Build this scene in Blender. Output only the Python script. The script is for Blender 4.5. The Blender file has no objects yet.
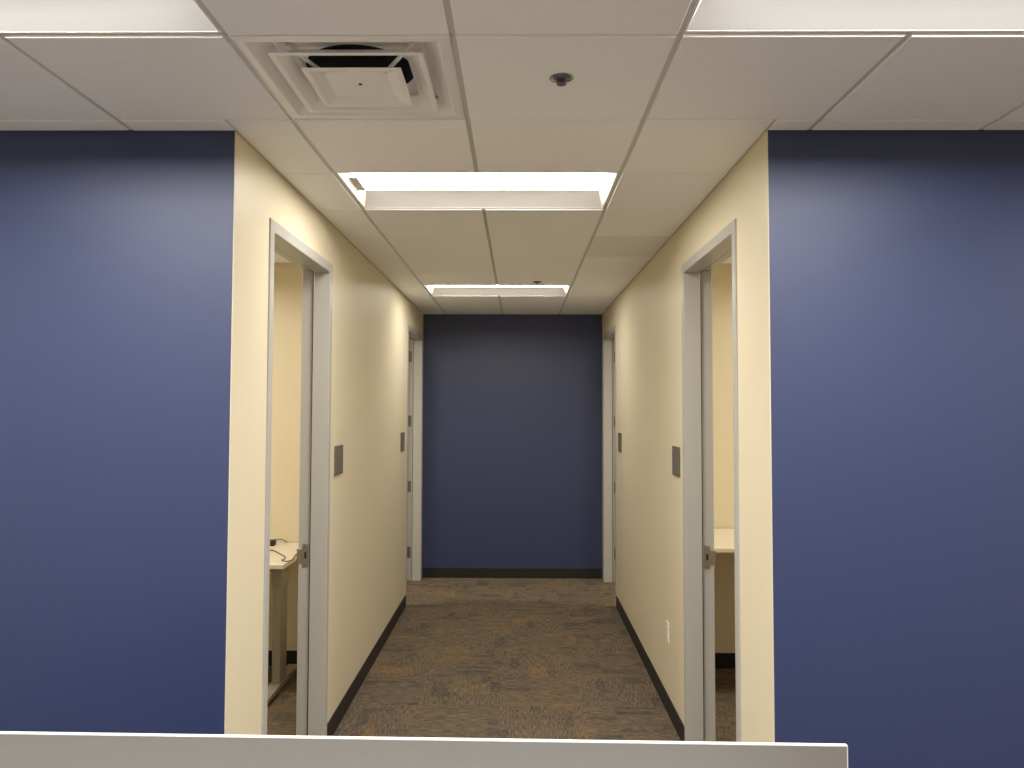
import bpy, math, random
from mathutils import Vector, Matrix
random.seed(5)
C = bpy.context.scene.collection
S = bpy.context.scene
PI = math.pi

# ------------------------------------------------------------------ measures
F = 775.0                      # focal length in pixels of a 1024 wide frame
EYE = 1.81
ROLL = 0.15
PITCH = 32.0
CEIL = EYE + 0.992             # tile faces
GRID = CEIL + 0.007            # recessed grid between the tegular tiles
XL, XR = -1.028, 0.891         # corridor faces
YF, YB = 2.757, 8.29           # front (blue) face and corridor end wall
WT = 0.132                     # partition thickness
X0, TS, Y0 = -0.790, 0.6096, 2.035   # ceiling grid origin and module
ROOM_X, ROOM_Y = 4.6, -3.4     # half width and back of the open office
OFF_CEIL = 2.83                # office ceiling

# ------------------------------------------------------------------ mesh helper
class MB:
    def __init__(s): s.v=[]; s.f=[]; s.m=[]; s.smooth=[]
    def add(s, verts, faces, mi=0, smooth=False):
        n=len(s.v); s.v+= [tuple(v) for v in verts]
        for f in faces:
            s.f.append([n+i for i in f]); s.m.append(mi); s.smooth.append(smooth)
        return s
    def box(s, x0,x1,y0,y1,z0,z1, mi=0, mats=None):
        v=[(x0,y0,z0),(x1,y0,z0),(x1,y1,z0),(x0,y1,z0),(x0,y0,z1),(x1,y0,z1),(x1,y1,z1),(x0,y1,z1)]
        f=[(0,3,2,1),(4,5,6,7),(0,1,5,4),(1,2,6,5),(2,3,7,6),(3,0,4,7)]   # -z +z -y +x +y -x
        for i,q in enumerate(f):
            n=len(s.v)
            s.add([v[k] for k in q],[(0,1,2,3)], mats[i] if mats else mi)
        return s
    def bbox(s, x0,x1,y0,y1,z0,z1, b=0.003, mi=0):
        """closed box with chamfered edges"""
        import itertools
        c=[(x0+x1)/2,(y0+y1)/2,(z0+z1)/2]; h=[(x1-x0)/2,(y1-y0)/2,(z1-z0)/2]
        b=min(b,*[q*.49 for q in h]); vs=[]; idx={}
        for sg in itertools.product((-1,1),repeat=3):
            for ax in range(3):
                p=[c[k]+sg[k]*(h[k]-(0 if k==ax else b)) for k in range(3)]
                idx[(sg,ax)]=len(vs); vs.append(p)
        fs=[]
        for ax in range(3):
            o=[k for k in range(3) if k!=ax]
            for d in (-1,1):
                q=[]
                for a,bb in ((-1,-1),(1,-1),(1,1),(-1,1)):
                    sg=[0,0,0]; sg[ax]=d; sg[o[0]]=a; sg[o[1]]=bb
                    q.append(idx[(tuple(sg),ax)])
                fs.append(q)
        for ax in range(3):                       # edges along ax
            o=[k for k in range(3) if k!=ax]
            for a in (-1,1):
                for bb in (-1,1):
                    q=[]
                    for d,w in ((-1,o[0]),(1,o[0]),(1,o[1]),(-1,o[1])):
                        sg=[0,0,0]; sg[ax]=d; sg[o[0]]=a; sg[o[1]]=bb
                        q.append(idx[(tuple(sg),w)])
                    fs.append(q)
        for sg in itertools.product((-1,1),repeat=3): fs.append([idx[(sg,k)] for k in range(3)])
        # orient outward
        out=[]
        for f in fs:
            p=[Vector(vs[i]) for i in f]; n=(p[1]-p[0]).cross(p[2]-p[0]); m=sum(p,Vector())/len(p)
            out.append(f if n.dot(m-Vector(c))>0 else f[::-1])
        return s.add(vs,out,mi)
    def lathe(s, prof, cx,cy, n=32, mi=0, smooth=True):
        vs=[];fs=[]
        for r,z in prof:
            for k in range(n):
                a=2*PI*k/n; vs.append((cx+r*math.cos(a),cy+r*math.sin(a),z))
        for i in range(len(prof)-1):
            for k in range(n):
                k2=(k+1)%n
                fs.append((i*n+k,i*n+k2,(i+1)*n+k2,(i+1)*n+k))
        if prof[0][0]>1e-6: fs.append(list(range(n))[::-1])
        if prof[-1][0]>1e-6: fs.append([(len(prof)-1)*n+k for k in range(n)])
        return s.add(vs,fs,mi,smooth)
    def tube(s, pts, r, n=8, mi=0):
        P=[Vector(p) for p in pts]; vs=[];fs=[]
        for i,p in enumerate(P):
            t=(P[min(i+1,len(P)-1)]-P[max(i-1,0)]).normalized()
            a=t.cross(Vector((0,0,1)));
            if a.length<1e-4: a=t.cross(Vector((1,0,0)))
            a.normalize(); b=a.cross(t).normalized()
            for k in range(n):
                q=2*PI*k/n; vs.append(p+a*math.cos(q)*r+b*math.sin(q)*r)
        for i in range(len(P)-1):
            for k in range(n):
                k2=(k+1)%n; fs.append((i*n+k,i*n+k2,(i+1)*n+k2,(i+1)*n+k))
        fs.append(list(range(n))[::-1]); fs.append([(len(P)-1)*n+k for k in range(n)])
        return s.add(vs,fs,mi,True)
    def build(s, name, mats, parent=None, loc=None):
        me=bpy.data.meshes.new(name); me.from_pydata(s.v,[],s.f)
        if not isinstance(mats,(list,tuple)): mats=[mats]
        for m in mats: me.materials.append(m)
        for p,mi,sm in zip(me.polygons,s.m,s.smooth): p.material_index=mi; p.use_smooth=sm
        me.update()
        o=bpy.data.objects.new(name,me); C.objects.link(o)
        if parent: o.parent=parent
        if loc: o.location=loc
        return o

def thing(name,label,cat,loc=(0,0,0),group=None,rotz=0):
    o=bpy.data.objects.new(name,None); C.objects.link(o); o.empty_display_size=.1
    o.location=loc; o.rotation_euler=(0,0,rotz); o['label']=label; o['category']=cat
    if group: o['group']=group
    return o
def tag(o,label,cat,group=None):
    o['label']=label; o['category']=cat
    if group: o['group']=group
    return o
def struct(o): o['kind']='structure'; return o
def dup(root,loc,label):
    r=root.copy(); C.objects.link(r); r.location=loc; r['label']=label
    for ch in list(root.children):
        c=ch.copy(); C.objects.link(c); c.parent=r
        for g in list(ch.children):
            d=g.copy(); C.objects.link(d); d.parent=c
    return r

# ------------------------------------------------------------------ materials
def sl(r,g,b):
    f=lambda c:(c/255/12.92) if c/255<=.04045 else ((c/255+.055)/1.055)**2.4
    return (f(r),f(g),f(b),1)
def mat(name,col,rough=.5,metal=0,spec=.5,bump=0,bscale=200,var=0,vscale=3):
    m=bpy.data.materials.new(name); m.use_nodes=True; nt=m.node_tree; b=nt.nodes['Principled BSDF']
    b.inputs['Base Color'].default_value=col if len(col)==4 else (*col,1)
    b.inputs['Roughness'].default_value=rough; b.inputs['Metallic'].default_value=metal
    b.inputs['Specular IOR Level'].default_value=spec
    if bump or var: geo=nt.nodes.new('ShaderNodeNewGeometry')
    if bump:
        n=nt.nodes.new('ShaderNodeTexNoise'); n.inputs['Scale'].default_value=bscale; n.inputs['Detail'].default_value=3
        nt.links.new(geo.outputs['Position'],n.inputs['Vector'])
        bp=nt.nodes.new('ShaderNodeBump'); bp.inputs['Strength'].default_value=bump; bp.inputs['Distance'].default_value=.002
        nt.links.new(n.outputs['Fac'],bp.inputs['Height']); nt.links.new(bp.outputs['Normal'],b.inputs['Normal'])
    if var:
        n=nt.nodes.new('ShaderNodeTexNoise'); n.inputs['Scale'].default_value=vscale; n.inputs['Detail'].default_value=2
        nt.links.new(geo.outputs['Position'],n.inputs['Vector'])
        r=nt.nodes.new('ShaderNodeMapRange'); r.inputs['To Min'].default_value=1-var; r.inputs['To Max'].default_value=1+var
        nt.links.new(n.outputs['Fac'],r.inputs['Value'])
        hs=nt.nodes.new('ShaderNodeHueSaturation'); hs.inputs['Color'].default_value=b.inputs['Base Color'].default_value
        nt.links.new(r.outputs['Result'],hs.inputs['Value']); nt.links.new(hs.outputs['Color'],b.inputs['Base Color'])
    return m
def emis(name,col,strength):
    m=bpy.data.materials.new(name); m.use_nodes=True; nt=m.node_tree
    b=nt.nodes['Principled BSDF']; b.inputs['Base Color'].default_value=(.9,.9,.88,1)
    b.inputs['Emission Color'].default_value=(*col,1); b.inputs['Emission Strength'].default_value=strength
    return m

M_blue = mat('blue_wall_paint',(.0175,.031,.105),.49,spec=.80,bump=.12,bscale=260)
M_blue_far = M_blue
M_cream= mat('cream_wall_paint',(.74,.665,.50),.46,spec=.38,bump=.12,bscale=260)
M_tile = mat('ceiling_tile',(.89,.905,.93),.9,spec=.2,bump=.25,bscale=380,var=.03,vscale=40)
M_tile_old = mat('ceiling_tile_older_batch',(.80,.805,.80),.9,spec=.2,bump=.25,bscale=380,var=.03,vscale=40)
M_grid = mat('ceiling_grid_metal',(.62,.61,.60),.45)
M_base = mat('black_rubber_base',(.012,.011,.010),.5)
M_frame= mat('door_frame_paint',(.46,.455,.43),.34,spec=.5)
M_door = mat('door_leaf_laminate',(.52,.46,.36),.45)
M_nick = mat('satin_nickel',(.36,.33,.27),.38,metal=.85)
M_hinge= mat('dull_hinge_metal',(.20,.18,.15),.42,metal=.7)
M_hole = mat('dark_hole',(.01,.01,.01),.6)
M_sign = mat('bronze_sign_plastic',(.13,.115,.09),.42)
M_white= mat('white_plastic',(.80,.76,.68),.35)
M_fix  = mat('white_fixture_paint',(.80,.77,.71),.35)
M_refl = mat('light_reflector',(.70,.695,.68),.5)
M_refl2= mat('light_reflector_office',(.62,.615,.60),.5)
M_vent = mat('diffuser_paint',(.86,.86,.86),.24,spec=.6)
M_duct = mat('duct_lining',(.035,.042,.055),.7)
M_chrome=mat('chrome',(.42,.42,.43),.22,metal=1)
M_sprk = mat('sprinkler_steel',(.13,.135,.15),.4,metal=.5)
M_desk = mat('white_laminate_top',(.78,.72,.60),.4)
M_desk2= mat('bounce_desk_grey',(.36,.36,.355),.5)  # top of the desk added for bounce light
M_deskleg=mat('grey_desk_metal',(.34,.31,.25),.42,spec=.4)
M_black= mat('black_plastic',(.012,.011,.011),.45)
M_trim = mat('pale_metal_trim',(.86,.85,.82),.3,metal=.2)
LCOL=(1.0,.95,.86)
M_lens = emis('hall_light_lens',LCOL,27.0)
M_lensB= emis('hall_far_light_lens',LCOL,21.0)
M_lens2= emis('open_office_light_lens',(1.0,.98,.96),39.0)
M_lens3= emis('unseen_office_light_lens',(1.0,.92,.77),40.0)  # glow of the unseen lights added in the side rooms

def panel_mat():
    m=mat('brushed_grey_panel',(.315,.307,.298),.42,metal=.5)
    nt=m.node_tree; b=nt.nodes['Principled BSDF']
    tc=nt.nodes.new('ShaderNodeTexCoord'); mp=nt.nodes.new('ShaderNodeMapping'); mp.inputs['Scale'].default_value=(2,2,300)
    n=nt.nodes.new('ShaderNodeTexNoise'); n.inputs['Scale'].default_value=3; n.inputs['Detail'].default_value=3
    nt.links.new(tc.outputs['Object'],mp.inputs['Vector']); nt.links.new(mp.outputs['Vector'],n.inputs['Vector'])
    bp=nt.nodes.new('ShaderNodeBump'); bp.inputs['Strength'].default_value=.08; bp.inputs['Distance'].default_value=.002
    nt.links.new(n.outputs['Fac'],bp.inputs['Height']); nt.links.new(bp.outputs['Normal'],b.inputs['Normal'])
    return m
M_panel=panel_mat()

def carpet_mat():
    m=bpy.data.materials.new('carpet_tiles'); m.use_nodes=True; nt=m.node_tree; N=nt.nodes; L=nt.links
    b=N['Principled BSDF']; b.inputs['Roughness'].default_value=.95; b.inputs['Specular IOR Level'].default_value=.1
    geo=N.new('ShaderNodeNewGeometry')
    def mapped(scale,loc=(0,0,0),src=None):
        mp=N.new('ShaderNodeMapping'); mp.inputs['Scale'].default_value=scale; mp.inputs['Location'].default_value=loc
        L.new(src or geo.outputs['Position'],mp.inputs['Vector']); return mp.outputs['Vector']
    def noise(vec,scale=1,detail=2,rough=.5):
        n=N.new('ShaderNodeTexNoise'); n.inputs['Scale'].default_value=scale; n.inputs['Detail'].default_value=detail
        n.inputs['Roughness'].default_value=rough; L.new(vec,n.inputs['Vector']); return n.outputs['Fac']
    def mixf(f,a,bb):
        x=N.new('ShaderNodeMix'); x.data_type='FLOAT'
        L.new(f,x.inputs[0]); L.new(a,x.inputs[2]); L.new(bb,x.inputs[3]); return x.outputs[0]
    def mixc(f,a,bb):
        x=N.new('ShaderNodeMix'); x.data_type='RGBA'
        L.new(f,x.inputs[0])
        for v,i in ((a,6),(bb,7)):
            if isinstance(v,tuple): x.inputs[i].default_value=v
            else: L.new(v,x.inputs[i])
        return x.outputs[2]
    def ramp(f,a,bb):
        r=N.new('ShaderNodeMapRange'); r.inputs['From Min'].default_value=a; r.inputs['From Max'].default_value=bb
        r.clamp=True; L.new(f,r.inputs['Value']); return r.outputs['Result']
    # quarter-turned tiles of 0.5 m
    ck=N.new('ShaderNodeTexChecker'); ck.inputs['Scale'].default_value=2.0; ck.inputs['Color1'].default_value=(0,0,0,1); ck.inputs['Color2'].default_value=(1,1,1,1)
    L.new(mapped((1,1,0),(.11,.23,.25)),ck.inputs['Vector']); chk=ck.outputs['Fac']
    # blocky patches: cells elongated along the pile direction
    def cells(scale,loc):
        v=N.new('ShaderNodeVectorMath'); v.operation='FLOOR'; L.new(mapped(scale,loc),v.inputs[0])
        w=N.new('ShaderNodeTexWhiteNoise'); w.noise_dimensions='3D'; L.new(v.outputs[0],w.inputs['Vector']); return w.outputs['Value']
    pa=mixf(chk,cells((4,16,0),(.2,.6,3)),cells((8,4,0),(.4,.1,7)))
    pb=mixf(chk,cells((4,24,0),(.7,.3,9)),cells((16,4,0),(.9,.3,5)))
    # streaks of yarn
    sa=mixf(chk,noise(mapped((14,130,0)),1,3,.7),noise(mapped((150,14,0)),1,3,.7))
    soft=noise(mapped((2.2,3.2,0)),1,3,.6)
    fine=noise(mapped((150,150,0)),1,3,.85)
    col=mixc(ramp(sa,.35,.68),(.080,.062,.046,1),(.245,.189,.133,1))
    och=N.new('ShaderNodeMath'); och.operation='MULTIPLY'; L.new(ramp(pa,.50,.92),och.inputs[0]); L.new(ramp(soft,.42,.60),och.inputs[1])
    och2=N.new('ShaderNodeMath'); och2.operation='MULTIPLY'; L.new(och.outputs[0],och2.inputs[0]); L.new(ramp(sa,.36,.56),och2.inputs[1])
    col=mixc(och2.outputs[0],col,(.245,.162,.083,1))
    blu=N.new('ShaderNodeMath'); blu.operation='MULTIPLY'; L.new(ramp(pb,.55,.92),blu.inputs[0]); L.new(ramp(soft,.62,.42),blu.inputs[1])
    blu2=N.new('ShaderNodeMath'); blu2.operation='MULTIPLY'; L.new(blu.outputs[0],blu2.inputs[0]); L.new(ramp(sa,.66,.46),blu2.inputs[1])
    col=mixc(blu2.outputs[0],col,(.070,.066,.062,1))
    hs=N.new('ShaderNodeHueSaturation'); L.new(col,hs.inputs['Color'])
    r=N.new('ShaderNodeMapRange'); r.inputs['From Min'].default_value=.3; r.inputs['From Max'].default_value=.7
    r.inputs['To Min'].default_value=.30; r.inputs['To Max'].default_value=1.6; L.new(fine,r.inputs['Value'])
    L.new(r.outputs['Result'],hs.inputs['Value']); L.new(hs.outputs['Color'],b.inputs['Base Color'])
    bp=N.new('ShaderNodeBump'); bp.inputs['Strength'].default_value=.5; bp.inputs['Distance'].default_value=.003
    L.new(fine,bp.inputs['Height']); L.new(bp.outputs['Normal'],b.inputs['Normal'])
    return m
M_carpet=carpet_mat()

# ------------------------------------------------------------------ doors along the corridor
NEAR_L=(3.150,4.208); NEAR_R=(3.160,4.205); FAR_L=(7.10,8.20); FAR_R=(7.10,8.17)
HEAD=2.586
INS=0.025
def wall_side(name,xf,sgn,doors):
    """sgn -1: wall lies towards -x of its corridor face"""
    x0,x1=(xf-WT,xf) if sgn<0 else (xf,xf+WT)
    b=MB(); ys=YF+.002
    for a,c in doors:
        b.box(x0,x1,ys,a+INS,0,2.86); b.box(x0,x1,a+INS,c-INS,(HEAD if a<5 else HEAD-.018)-INS,2.86); ys=c-INS
    b.box(x0,x1,ys,YB,0,2.86)
    return struct(b.build(name,M_cream))
wall_side('wall_left',XL,-1,(NEAR_L,FAR_L)); wall_side('wall_right',XR,1,(NEAR_R,FAR_R))

# blue front walls either side of the corridor mouth (cream on the office side)
bm=[M_blue,M_cream]
for nm,a,c in (('wall_front_left',-ROOM_X,XL-.003),('wall_front_right',XR+.003,ROOM_X)):
    struct(MB().box(a,c,YF,YF+WT,0,2.86,mats=[1,1,0,0,1,0]).build(nm,bm))
# corridor end wall
struct(MB().box(XL-WT-.02,XR+WT+.02,YB,YB+WT,0,2.86).build('wall_back',M_blue_far))
# open office behind the camera
struct(MB().box(-ROOM_X,ROOM_X,ROOM_Y-.1,ROOM_Y,0,2.86).build('wall_rear',M_cream))
struct(MB().box(-ROOM_X-.1,-ROOM_X,ROOM_Y,YF,0,2.86).build('wall_side_left',M_cream))
struct(MB().box(ROOM_X,ROOM_X+.1,ROOM_Y,YF,0,2.86).build('wall_side_right',M_cream))
# offices
OB=5.48
for side,xf,sg in (('left',XL,-1),('right',XR,1)):
    xi=xf+sg*WT; xo=sg*ROOM_X
    a,c=min(xi,xo),max(xi,xo)
    struct(MB().box(a,c,OB,OB+WT,0,2.86).build('wall_office_%s'%side,M_cream))
    struct(MB().box(min(xo,xo+sg*.1),max(xo,xo+sg*.1),YF,YB+WT,0,2.86).build('wall_outer_%s'%side,M_cream))
    struct(MB().box(a,c,YB+.03,YB+WT,0,2.86).build('wall_far_office_%s'%side,M_cream))
    oc=MB(); holes=sorted([4.1,6.9]); lx=sg*2.45; hx,hy=TS-.012,TS/2-.012; ys=YF+WT
    for hyc in holes:
        oc.box(a,c,ys,hyc-hy,OFF_CEIL,OFF_CEIL+.02); oc.box(a,lx-hx,hyc-hy,hyc+hy,OFF_CEIL,OFF_CEIL+.02); oc.box(lx+hx,c,hyc-hy,hyc+hy,OFF_CEIL,OFF_CEIL+.02); ys=hyc+hy
    oc.box(a,c,ys,YB+.02,OFF_CEIL,OFF_CEIL+.02); struct(oc.build('ceiling_office_%s'%side,M_tile))
    # L-shaped edge trim where the office ceiling meets the partition
    struct(MB().box(a,c,OB-.022,OB,OFF_CEIL-.004,OFF_CEIL).build('trim_%d'%(1 if sg<0 else 2),M_grid))

struct(MB().box(-ROOM_X-.1,ROOM_X+.1,ROOM_Y-.1,YB+WT,-.05,0).build('floor',M_carpet))

# ------------------------------------------------------------------ skirting
BH=.105; BT=.008
def base(name,*boxes):
    b=MB()
    for q in boxes: b.bbox(*q,b=.002)
    return struct(b.build(name,M_base))
base('baseboard_left',(XL,XL+BT,YF,NEAR_L[0],0,BH),(XL,XL+BT,NEAR_L[1],FAR_L[0],0,BH))
base('baseboard_right',(XR-BT,XR,YF,NEAR_R[0],0,BH),(XR-BT,XR,NEAR_R[1],FAR_R[0],0,BH))
base('baseboard_back',(XL+.013,XR-.013,YB-BT,YB,0,BH))
base('baseboard_front_left',(-ROOM_X,XL,YF-BT,YF,0,BH)); base('baseboard_front_right',(XR,ROOM_X,YF-BT,YF,0,BH))
base('baseboard_office_left',(-ROOM_X,XL-WT,OB-BT,OB,0,BH)); base('baseboard_office_right',(XR+WT,ROOM_X,OB-BT,OB,0,BH))

# ------------------------------------------------------------------ door frames
def door(n,xf,sgn,y,latch):
    y0,y1=y; H=HEAD if latch else HEAD-.018
    root=bpy.data.objects.new('door_%d'%n,None); C.objects.link(root); root.location=(xf,(y0+y1)/2,0); struct(root)
    yc=(y0+y1)/2; X=lambda u: sgn*u            # local x measured into the wall
    # swept hollow-metal section: (u into wall, v from outer edge)
    P=[(.0,.0),(-.005,.0),(-.007,.002),(-.007,.049),(-.005,.051),(.080,.051),(.084,.047),(.084,.035),(.148,.035),(.150,.033),(.150,.0),(WT,.0),(WT,INS),(.0,INS)]
    vs=[];fs=[]
    for u,v in P:
        vs+= [(X(u),y0+v-yc,0),(X(u),y0+v-yc,H-v),(X(u),y1-v-yc,H-v),(X(u),y1-v-yc,0)]
    n_=len(P)
    for i in range(n_):
        j=(i+1)%n_
        for k in range(3):
            q=(i*4+k,j*4+k,j*4+k+1,i*4+k+1); fs.append(q if sgn<0 else q[::-1])
    MB().add(vs,fs).build('frame',M_frame,root)
    # thin dark strip in the rabbet corner
    s=MB()
    def g(a,b_,c,d,e,f): s.box(min(X(a),X(b_)),max(X(a),X(b_)),c-yc,d-yc,e,f)
    g(.0842,.088,y1-.047,y1-.0352,0,H-.047); g(.0842,.088,y0+.0352,y0+.047,0,H-.047); g(.0842,.088,y0+.0352,y1-.0352,H-.047,H-.0352)
    s.build('dark_strip',M_hole,root)
    xx=lambda a,b_:(min(X(a),X(b_)),max(X(a),X(b_)))
    yj=y1-.035-yc                              # face of the far rabbet
    if latch:
        z=1.013
        st=MB(); a,b_=xx(.098,.129); st.bbox(a,b_,yj-.0025,yj,z-.062,z+.062,.001)
        a,b_=xx(.127,.158); st.bbox(a,b_,yj-.003,yj-.0005,z-.042,z+.036,.001)
        so=st.build('strike_plate',M_nick,root)
        h=MB(); a,b_=xx(.107,.118); h.box(a,b_,yj-.0032,yj-.0024,z-.014,z+.018); h.build('latch_hole',M_hole,so)
        for dz in (-.051,.051):
            k=MB(); cx=X(.1135); vs=[];nn=14
            for q in range(nn): vs.append((cx+.0055*math.cos(2*PI*q/nn),yj-.0032,z+dz+.0055*math.sin(2*PI*q/nn)))
            vs+= [(v[0],yj-.002,v[2]) for v in vs[:nn]]
            fs=[list(range(nn)) if False else list(range(nn))]+[(q,nn+q,nn+(q+1)%nn,(q+1)%nn) for q in range(nn)]
            k.add(vs,fs).build('screw',M_chrome,so)
        # leaf swung into the office about the near jamb
        a,b_=xx(.155,.155+(y1-y0)-.11)
        dl=MB().bbox(a,b_,y0+.040-yc,y0+.084-yc,.01,H-.045,.002).build('door_leaf',M_door,root)
    else:
        a,b_=xx(.1525,.1525+(y1-y0)-.11)
        dl=MB().bbox(a,b_,yj-.047,yj-.003,.01,H-.045,.002).build('door_leaf',M_door,root)
        for z in (.29,.975,1.66,2.34):
            hg=MB(); a,b_=xx(.1035,.1505); hg.bbox(a,b_,yj-.003,yj,z-.057,z+.057,.001)
            hg.lathe([(.0065,z-.057),(.0065,z+.057)],X(.1565),yj-.006,12)
            hg.build('hinge',M_hinge,root)
    # lever handle on the leaf (seen only from inside)
    zc=1.0; end=.150+(y1-y0)-.11-.07
    hy=(y0+.084-yc) if latch else (yj-.047)
    hd=MB(); dirn=1 if latch else -1
    a,b_=xx(end-.03,end+.03); hd.bbox(a,b_,min(hy,hy+dirn*.008),max(hy,hy+dirn*.008),zc-.03,zc+.03,.003)
    a,b_=xx(end-.008,end+.008); hd.bbox(a,b_,min(hy,hy+dirn*.05),max(hy,hy+dirn*.05),zc-.008,zc+.008,.002)
    a,b_=xx(end-.12,end+.01); hd.bbox(a,b_,hy+dirn*.05-.008,hy+dirn*.05+.008,zc-.009,zc+.009,.004)
    hd.build('lever_handle',M_nick,dl)
    return root
door(1,XL,-1,NEAR_L,True); door(2,XR,1,NEAR_R,True); door(3,XL,-1,FAR_L,False); door(4,XR,1,FAR_R,False)

# ------------------------------------------------------------------ ceiling
lights={}                       # cells taken by fixtures: (i,j)
def take(i,j,w=1): 
    for k in range(w): lights[(i+k,j)]=1
HALL_L=[(0,2),(0,7)]            # left column, row: hall lights occupy two cells
FRONT_L=[(-2,-1),(2,-1)]
BACK_L=[(-6,-1),(6,-1),(-4,-4),(-2,-7),(2,-7),(4,-4),(0,-4)]  # unseen fixtures, added to light the open office
for i,j in HALL_L+FRONT_L+BACK_L: take(i,j,2)
take(0,0)                       # air diffuser
G=.009                          # half reveal
tiles=MB(); gap=.012
def gy(i,j): return .006 if j<3 else (.0012 if i<2 else .004)
def tile_region(xa,xb,ya,yb):
    for i in range(-9,10):
        for j in range(-10,12):
            if (i,j) in lights: continue
            x0=X0+i*TS; y0=Y0+j*TS
            a,b_=max(x0+G,xa+gap),min(x0+TS-G,xb-gap); c,d=max(y0+gy(i,j),ya),min(y0+TS-gy(i,j+1),yb)
            if b_-a<.02 or d-c<.02: continue
            dz=random.uniform(-.0008,.0008)
            e=.002
            z=CEIL+dz
            tiles.add([(a,c,GRID+.004),(b_,c,GRID+.004),(b_,d,GRID+.004),(a,d,GRID+.004),
                       (a,c,z+e),(b_,c,z+e),(b_,d,z+e),(a,d,z+e),
                       (a+e,c+e,z),(b_-e,c+e,z),(b_-e,d-e,z),(a+e,d-e,z)],
                      [(11,10,9,8),(4,5,1,0),(5,6,2,1),(6,7,3,2),(7,4,0,3),(8,9,5,4),(9,10,6,5),(10,11,7,6),(11,8,4,7)],1 if (i,j)==(2,4) else 0)
# full cells crossing the corridor faces in the open office
tiles=MB()
YM=Y0+TS                                            # last full grid line before the blue walls
tile_region(-ROOM_X,ROOM_X,ROOM_Y+gap,YM)
tile_region(XL,XR,YM,YB-gap)
# narrow closing strips above the blue walls
tile_region(-ROOM_X,XL+gap-.0001,YM,YF-gap); tile_region(XR-gap+.0001,ROOM_X,YM,YF-gap)
struct(tiles.build('ceiling',[M_tile,M_tile_old]))
# suspended grid: one plane of metal behind the tiles, open over the fixtures
gr=MB()
for j in range(-10,12):
    for i in range(-9,10):
        x0=X0+i*TS; y0=Y0+j*TS; x1=x0+TS; y1=y0+TS
        if y1<ROOM_Y or y0>YB or x1<-ROOM_X or x0>ROOM_X: continue
        if y0>YF and (x1<XL or x0>XR): continue
        if (i,j) in lights:
            h=.008
            # only the tee flanges around the opening
            gr.add([(x0,y0,GRID),(x1,y0,GRID),(x1,y0+h,GRID),(x0,y0+h,GRID)],[(3,2,1,0)])
            gr.add([(x0,y1-h,GRID),(x1,y1-h,GRID),(x1,y1,GRID),(x0,y1,GRID)],[(3,2,1,0)])
            if (i-1,j) not in lights or (i,j)==(0,0): gr.add([(x0,y0,GRID),(x0+h,y0,GRID),(x0+h,y1,GRID),(x0,y1,GRID)],[(3,2,1,0)])
            if (i+1,j) not in lights or (i,j)==(0,0): gr.add([(x1-h,y0,GRID),(x1,y0,GRID),(x1,y1,GRID),(x1-h,y1,GRID)],[(3,2,1,0)])
        else:
            gr.add([(x0,y0,GRID),(x1,y0,GRID),(x1,y1,GRID),(x0,y1,GRID)],[(3,2,1,0)])
struct(gr.build('ceiling_grid',M_grid))
# wall angle along the corridor
w=MB()
w.bbox(XL,XL+.011,YF,YB,GRID-.003,GRID,.0005); w.bbox(XR-.011,XR,YF,YB,GRID-.003,GRID,.0005); w.bbox(XL,XR,YB-.011,YB,GRID-.003,GRID,.0005)
struct(w.build('trim_3',M_grid))
# closed plenum above
struct(MB().box(-ROOM_X-.1,ROOM_X+.1,ROOM_Y-.1,YB+WT,3.05,3.08).build('ceiling_slab',M_grid))

# ------------------------------------------------------------------ recessed lights
def troffer(lens,clip=False,M_refl=M_refl):
    """2x4 lay-in light, local origin at the centre of its ceiling opening, z=0 at the grid"""
    r=bpy.data.objects.new('ceiling_light',None); C.objects.link(r)
    hx,hy=TS-.006,TS/2-.006
    fx,fy=hx-.007,hy-.008; f=MB()
    o=[(-hx,-hy),(hx,-hy),(hx,hy),(-hx,hy)]; i=[(-fx,-fy),(fx,-fy),(fx,fy),(-fx,fy)]
    vs=[(x,y,-.001) for x,y in o]+[(x,y,-.001) for x,y in i]+[(x,y,.012) for x,y in i]
    fs=[]
    for k in range(4):
        k2=(k+1)%4; fs+=[(k,k2,4+k2,4+k)[::-1],(4+k,4+k2,8+k2,8+k)[::-1]]
    # sheet metal back box
    n=len(vs); T=.10
    vs+=[(x,y,-.001+.002) for x,y in o]+[(x*.97,y*.97,T) for x,y in o]
    for k in range(4):
        k2=(k+1)%4; fs.append((n+k,n+k2,n+4+k2,n+4+k))
    fs.append((n+4,n+5,n+6,n+7))
    f.add(vs,fs).build('housing',M_fix,r)
    ly=.152; R=.052; xe=fx-.030
    for s in (-1,1):
        b=MB(); vs=[];fs=[]; K=10
        for k in range(K+1):
            t=k/K; y=fy+(ly-fy)*t; z=R*(.55*t+.45*math.sin(t*PI/2))
            xl=fx+(xe-fx)*(z/R)
            vs+=[(-xl,s*y,z),(xl,s*y,z)]
        for k in range(K):
            q=(2*k,2*k+1,2*k+3,2*k+2); fs.append(q if s>0 else q[::-1])
        b.add(vs,fs,0,True).build('reflector',M_refl,r)
        e=MB()
        e.add([(s*fx,-fy,0),(s*fx,fy,0),(s*xe,ly,R),(s*xe,-ly,R)],[(0,1,2,3) if s>0 else (3,2,1,0)])
        e.build('end_plate',M_refl,r)
    b=MB(); vs=[];fs=[];K=12
    for k in range(K+1):
        t=-1+2*k/K; vs+=[(-xe,ly*t,R-.005*(1-t*t)),(xe,ly*t,R-.005*(1-t*t))]
    for k in range(K): fs.append((2*k,2*k+2,2*k+3,2*k+1))
    b.add(vs,fs,0,True).build('lens',lens,r)
    if clip:
        c=MB().bbox(-.583,-.548,-.13,.075,.026,.030,.001)
        c.build('clip',mat('grey_clip',(.60,.57,.55),.5),r)
    return r
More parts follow.
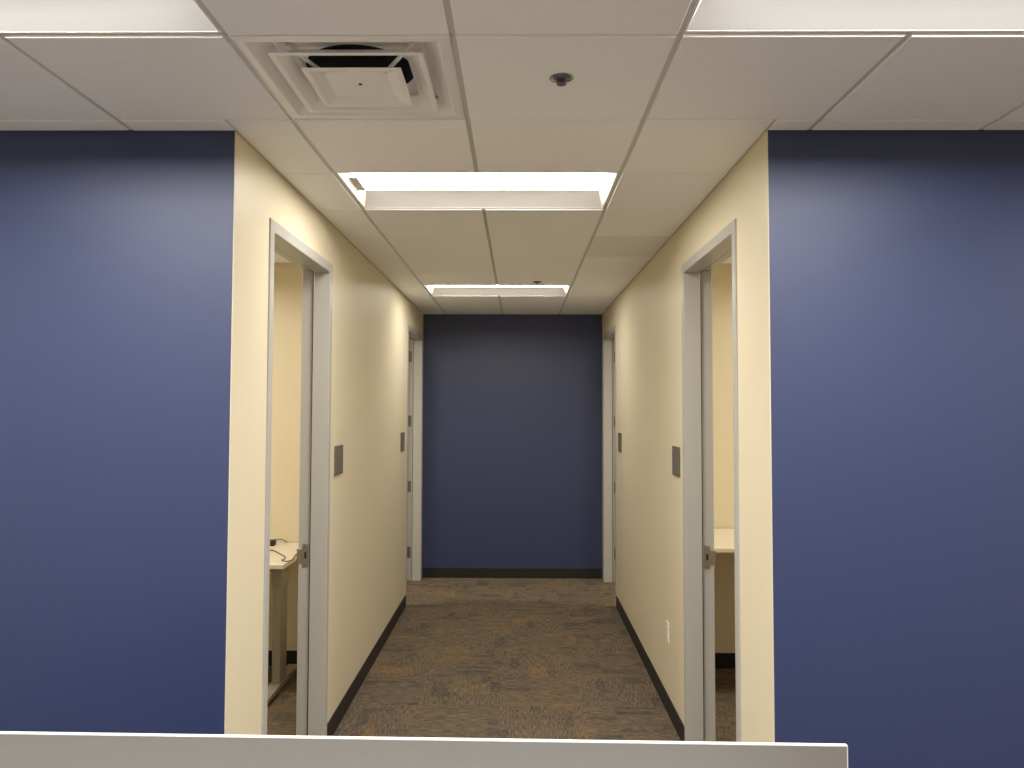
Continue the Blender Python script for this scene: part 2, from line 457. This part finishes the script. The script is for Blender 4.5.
def cell(i,j,w=1): return (X0+(i+w/2)*TS,Y0+(j+.5)*TS,GRID)
def setl(o,i,j,label,group=None):
    o.location=cell(i,j,2); o['label']=label; o['category']='ceiling light'
    if group: o['group']=group
t=troffer(M_lens,True); setl(t,*HALL_L[0],'large white recessed ceiling light at the hallway mouth, nearest of the hallway pair','hallway ceiling lights')
t=troffer(M_lensB); setl(t,*HALL_L[1],'smaller-looking recessed ceiling light deep in the hallway close to the blue end wall','hallway ceiling lights')
p=troffer(M_lens2,M_refl=M_refl2); setl(p,*FRONT_L[0],'recessed ceiling light above the left blue wall, left of the square air vent','open office ceiling lights')
q=dup(p,cell(*FRONT_L[1],2),'recessed ceiling light above the right blue wall, at the top right corner')
for k,(i,j) in enumerate(BACK_L):
    dup(p,cell(i,j,2),'unseen recessed ceiling light added to light the open office, outside the picture')
# small offices: one unseen light each, added to light the rooms
for (x,y,lab) in ((-2.45,4.1,'unseen recessed ceiling light added inside the left front office'),(2.45,4.1,'unseen recessed ceiling light added inside the right front office'),
              (-2.45,6.9,'unseen recessed ceiling light added inside the left rear office'),(2.45,6.9,'unseen recessed ceiling light added inside the right rear office')):
    t=troffer(M_lens3) if x<0 and y==4.1 else dup(t,(0,0,0),lab)
    t.location=(x,y,OFF_CEIL-.003); t['label']=lab; t['category']='ceiling light'; t['group']='unseen small office ceiling lights'

# ------------------------------------------------------------------ air diffuser
cx,cy,_=cell(0,0)
v=thing('air_vent','square white stepped air vent with dark round duct set in the ceiling','air vent',(cx-.002,cy-.002,GRID))
def ring(b,prof,mi=0):
    """square ring swept through (half size, z)"""
    vs=[];fs=[]
    for h,z in prof: vs+=[(-h,-h,z),(h,-h,z),(h,h,z),(-h,h,z)]
    for i in range(len(prof)-1):
        for k in range(4):
            k2=(k+1)%4; fs.append((i*4+k,(i+1)*4+k,(i+1)*4+k2,i*4+k2))
    b.add(vs,fs,mi); return b
fr=ring(MB(),[(.2985,.002),(.2985,-.0035),(.288,-.006),(.268,-.006),(.262,-.002),(.228,.026),(.215,.034)])
# back pan with round neck
n=48; vs=[];fs=[]; RN=.164
for k in range(n):
    a=2*PI*(k+.5)/n; c,s_=math.cos(a),math.sin(a); m=.215/max(abs(c),abs(s_))
    vs+=[(c*m,s_*m,.034),(c*RN,s_*RN,.037)]
for k in range(n):
    k2=(k+1)%n; fs.append((2*k,2*k+1,2*k2+1,2*k2))
fr.add(vs,fs); fr.build('outer_frame',M_vent,v)
d=MB(); vs=[];fs=[]
for k in range(n):
    a=2*PI*k/n
    vs+=[(RN*math.cos(a),RN*math.sin(a),.036),(RN*math.cos(a),RN*math.sin(a),.20)]
for k in range(n):
    k2=(k+1)%n; fs.append((2*k,2*k+1,2*k2+1,2*k2))
fs.append([2*k+1 for k in range(n)][::-1])
d.add(vs,fs,0,True).build('duct',M_duct,v)
Z1=-.013
ring(MB(),[(.2175,Z1+.002),(.2185,Z1),(.215,Z1-.001),(.202,Z1),(.170,.016),(.160,.020),(.158,.0215),(.170,.019),(.205,Z1+.003),(.2175,Z1+.002)]).build('louver_ring',M_vent,v)
Z2=-.023
pl=ring(MB(),[(.1435,Z2+.002),(.1445,Z2),(.141,Z2-.001),(.128,Z2),(.092,Z2+.010)])
pl.add([(-.092,-.092,Z2+.010),(.092,-.092,Z2+.010),(.092,.092,Z2+.010),(-.092,.092,Z2+.010)],[(3,2,1,0)])
ring(pl,[(.092,Z2+.0115),(.130,Z2+.003),(.1435,Z2+.002)]).build('center_plate',M_vent,v)
b=MB(); b.lathe([(.0,-.0165),(.005,-.0165),(.006,-.0125)],0,-.01,16); b.build('screw',M_sprk,v)
for sx,sy in ((-1,-1),(1,-1),(1,1),(-1,1)):
    b=MB(); b.tube([(sx*.088,sy*.088,-.014),(sx*.160,sy*.160,.020),(sx*.200,sy*.200,.033)],.006,8); b.build('strut',M_vent,v)

# ------------------------------------------------------------------ sprinklers
def sprinkler(label,loc):
    r=thing('ceiling_sprinkler',label,'sprinkler',loc,'ceiling sprinkler heads')
    MB().lathe([(.037,0),(.0365,-.003),(.034,-.0045),(.030,-.004),(.0285,-.001)],0,0,40).build('escutcheon',M_chrome,r)
    MB().lathe([(.0283,-.001),(.027,-.004),(.020,-.008),(.012,-.011),(.006,-.012)],0,0,32).build('body',M_sprk,r)
    a=MB()
    for k in (-1,1): a.tube([(k*.012,0,-.010),(k*.0125,0,-.016),(k*.004,0,-.0205)],.002,8)
    a.build('yoke',M_sprk,r)
    MB().lathe([(.004,-.019),(.004,-.0205),(.0145,-.0208),(.015,-.022),(.003,-.0225)],0,0,24).build('deflector',M_sprk,r)
    return r
sp=sprinkler('dark sprinkler head in a chrome ring beside the square air vent',(.126,2.297,CEIL+.001))
dup(sp,(.142,6.10,CEIL+.001),'tiny sprinkler head on the ceiling just before the farther hallway light')

# ------------------------------------------------------------------ room signs and outlet
def sign(label,xf,sgn,y0,y1,z0,z1):
    r=thing('room_sign',label,'room sign',(xf,(y0+y1)/2,(z0+z1)/2),'blank bronze room signs')
    s=-sgn; hy=(y1-y0)/2; hz=(z1-z0)/2
    MB().bbox(min(0,s*.010),max(0,s*.010),-hy,hy,-hz,hz,.0025).build('sign_plate',M_sign,r)
    a,b_=sorted((s*.010,s*.0115)); 
    MB().bbox(a,b_,-hy+.012,hy-.012,-hz+.012,hz-.012,.0007).build('insert_panel',mat('sign_insert',(.17,.155,.12),.35),r)
    return r
sign('grey blank room sign on the cream wall past the left front door frame',XL,-1,4.32,4.50,1.425,1.59)
sign('grey blank room sign on the cream wall past the right front door frame',XR,1,4.30,4.48,1.425,1.59)
sign('small dark room sign beside the rear left doorway in the hallway',XL,-1,6.74,6.92,1.42,1.585)
sign('small dark room sign beside the rear right doorway in the hallway',XR,1,6.74,6.92,1.42,1.585)
o=thing('wall_outlet','white outlet cover low on the right cream wall','outlet',(XR,4.68,.475))
MB().bbox(-.007,0,-.036,.036,-.060,.060,.003).build('cover_plate',M_white,o)
for dz in (-.02,.02):
    s=MB().bbox(-.0095,-.007,-.017,.017,dz-.014,dz+.014,.001).build('receptacle',M_white,o)
    h=MB(); 
    for dy in (-.006,.006): h.box(-.0099,-.0094,dy-.001,dy+.001,dz-.003,dz+.006)
    h.build('slot',M_hole,s)

# ------------------------------------------------------------------ sit-stand desks
def desk(label,x0,x1,y0,y1,z,legs,name='standing_desk'):
    r=thing(name,label,'desk',((x0+x1)/2,(y0+y1)/2,0),'height-adjustable office desks')
    ox,oy=(x0+x1)/2,(y0+y1)/2
    MB().bbox(x0-ox,x1-ox,y0-oy,y1-oy,z-.030,z,.004).build('desktop',M_desk,r)
    MB().bbox(min(legs)-.03-ox,max(legs)+.03-ox,.02,.07,z-.085,z-.034,.004).build('crossbar',M_deskleg,r)
    for lx in legs:
        a=lx-ox; yc=-.03
        l=MB()
        l.bbox(a-.032,a+.032,-.30,.32,z-.060,z-.0305,.004)            # bracket arm under the top
        l.bbox(a-.031,a+.031,yc-.080,yc+.080,z-.205,z-.060,.004)      # motor housing
        l.bbox(a-.027,a+.027,yc-.070,yc+.070,.048,z-.205,.005)        # column
        lo=l.build('leg',M_deskleg,r)
        # tapered foot
        f=MB(); w=.036; y_=[-.335,-.33,0,.33,.335]; h=[.030,.040,.052,.040,.030]; vs=[];fs=[]
        for yy,hh in zip(y_,h): vs+=[(a-w,yc+yy,.014),(a+w,yc+yy,.014),(a+w,yc+yy,hh),(a-w,yc+yy,hh)]
        for k in range(4):
            for m in range(4):
                m2=(m+1)%4; fs.append((k*4+m,k*4+m2,(k+1)*4+m2,(k+1)*4+m)[::-1])
        fs+=[(0,1,2,3),(16,19,18,17)]
        fo=f.add(vs,fs).build('foot',M_deskleg,lo)
        for yy in (-.30,.30): MB().lathe([(.018,0),(.018,.008),(.008,.009),(.008,.016)],a,yc+yy,16).build('glide',M_black,lo)
    return r
DZ=.854
desk('white-topped grey-legged desk with a black cord inside the left front office',-2.95,-1.42,4.722,5.470,DZ,(-1.545,-2.82))
desk('bare white-topped desk glimpsed through the right front doorway',1.10,2.95,4.712,5.470,.966,(1.62,2.82))
def dp(px,py,z=DZ):
    d=F*(EYE-z)/(py-407); return ((px-519)/F*d,d,z)
pts=[dp(262,549.5),dp(269,550.3),dp(275,550.6),dp(281,553.4),dp(286,556.2),dp(287.3,557.6),dp(286,559),dp(283.4,560.2),dp(286,561),dp(290,561.2),dp(293.5,560.2),dp(295,559.2)]
# smooth it
def spline(P,n=5):
    P=[Vector(p) for p in P]; out=[]
    for i in range(len(P)-1):
        p0,p1,p2,p3=P[max(i-1,0)],P[i],P[i+1],P[min(i+2,len(P)-1)]
        for k in range(n):
            t=k/n; out.append(.5*((2*p1)+(p2-p0)*t+(2*p0-5*p1+4*p2-p3)*t*t+(3*p1-p0-3*p2+p3)*t**3))
    return out+[P[-1]]
R=.0028
cp=[p+Vector((0,0,R+.0005)) for p in spline(pts)]
xe=-1.42
k=spline([cp[-1],Vector((-1.432,5.00,DZ+R+.0005)),Vector((-1.424,5.07,DZ+R+.0005)),Vector((xe+.007,5.10,DZ-.004)),Vector((xe+.010,5.11,DZ-.12)),Vector((xe+.006,5.12,DZ-.30))],4)
cp=cp[:-1]+k
tag(MB().tube(cp,R,8).build('power_cable',M_black),'thin black power cable winding across the white desk in the left office','cable')
ad=thing('power_adapter','small black power adapter at the back of the white desk in the left office','power adapter',(-1.700,5.36,DZ+.0005))
MB().bbox(-.026,.024,-.03,.03,0,.038,.005).build('adapter_body',M_black,ad)
MB().tube(spline([(.020,.0,.034),(.036,.02,.038),(.05,.05,.034),(.062,.09,.018),(.068,.12,.0035)],4),.0025,8).build('adapter_cord',M_black,ad)

# ------------------------------------------------------------------ low partition in front of the viewer
AX,AY=-1.60,1.759+.0125; BX,BY=.7185,1.727
dx,dy=BX-AX,BY-AY; Ln=math.hypot(dx,dy); an=math.atan2(dy,dx)
PZ=1.0745
pp=thing('partition_panel','low grey partition panel with a bright metal top edge across the bottom','partition',(AX,AY,0),rotz=an)
MB().bbox(0,Ln-.002,0,.011,.02,PZ-.0022,.0006).build('panel',M_panel,pp)
MB().bbox(0,Ln,-.0004,.0115,PZ-.0022,PZ,.0008).build('top_trim',M_trim,pp)
MB().bbox(Ln-.002,Ln,-.0004,.0115,.02,PZ-.0022,.0006).build('end_trim',M_trim,pp)
for x in (.12,Ln-.12):
    b=MB().bbox(x-.03,x+.03,-.04,.24,0,.02,.004); b.build('foot',M_deskleg,pp)

w=thing('bounce_desk','unseen grey desk added on the near side of the low partition panel to bounce light up','desk',(-.45,1.30,0))  # unseen, added to bounce light up to the ceiling
MB().bbox(-1.9,1.14,-.40,.32,.71,.74,.004).build('desktop',M_desk2,w)
for x in (-1.82,-.3,1.06):
    MB().bbox(x-.03,x+.03,-.36,.28,.0,.71,.006).build('leg',M_deskleg,w)

# ------------------------------------------------------------------ camera and view
cam=bpy.data.cameras.new('camera'); co=bpy.data.objects.new('camera',cam); C.objects.link(co)
cam.sensor_width=36; cam.lens=36*F/1024; cam.clip_start=.02; cam.shift_y=(23-PITCH)/1024
co.location=(0,0,EYE)
co.rotation_euler=(Matrix.Rotation(math.atan(7/F),3,'Z')@Matrix.Rotation(PI/2+math.atan(PITCH/F),3,'X')@Matrix.Rotation(math.radians(ROLL),3,'Z')).to_euler()
S.camera=co
wd=bpy.data.worlds.new('world'); S.world=wd; wd.use_nodes=True
wd.node_tree.nodes['Background'].inputs[0].default_value=(.02,.02,.022,1)
vs_=S.view_settings; vs_.view_transform='Standard'; vs_.look='None'; vs_.gamma=1; vs_.use_curve_mapping=False
vs_.exposure=0.0
S.cycles.max_bounces=10; S.cycles.diffuse_bounces=6; S.cycles.glossy_bounces=4
S.cycles.sample_clamp_indirect=6
try: S.cycles.use_denoising=True
except Exception: pass
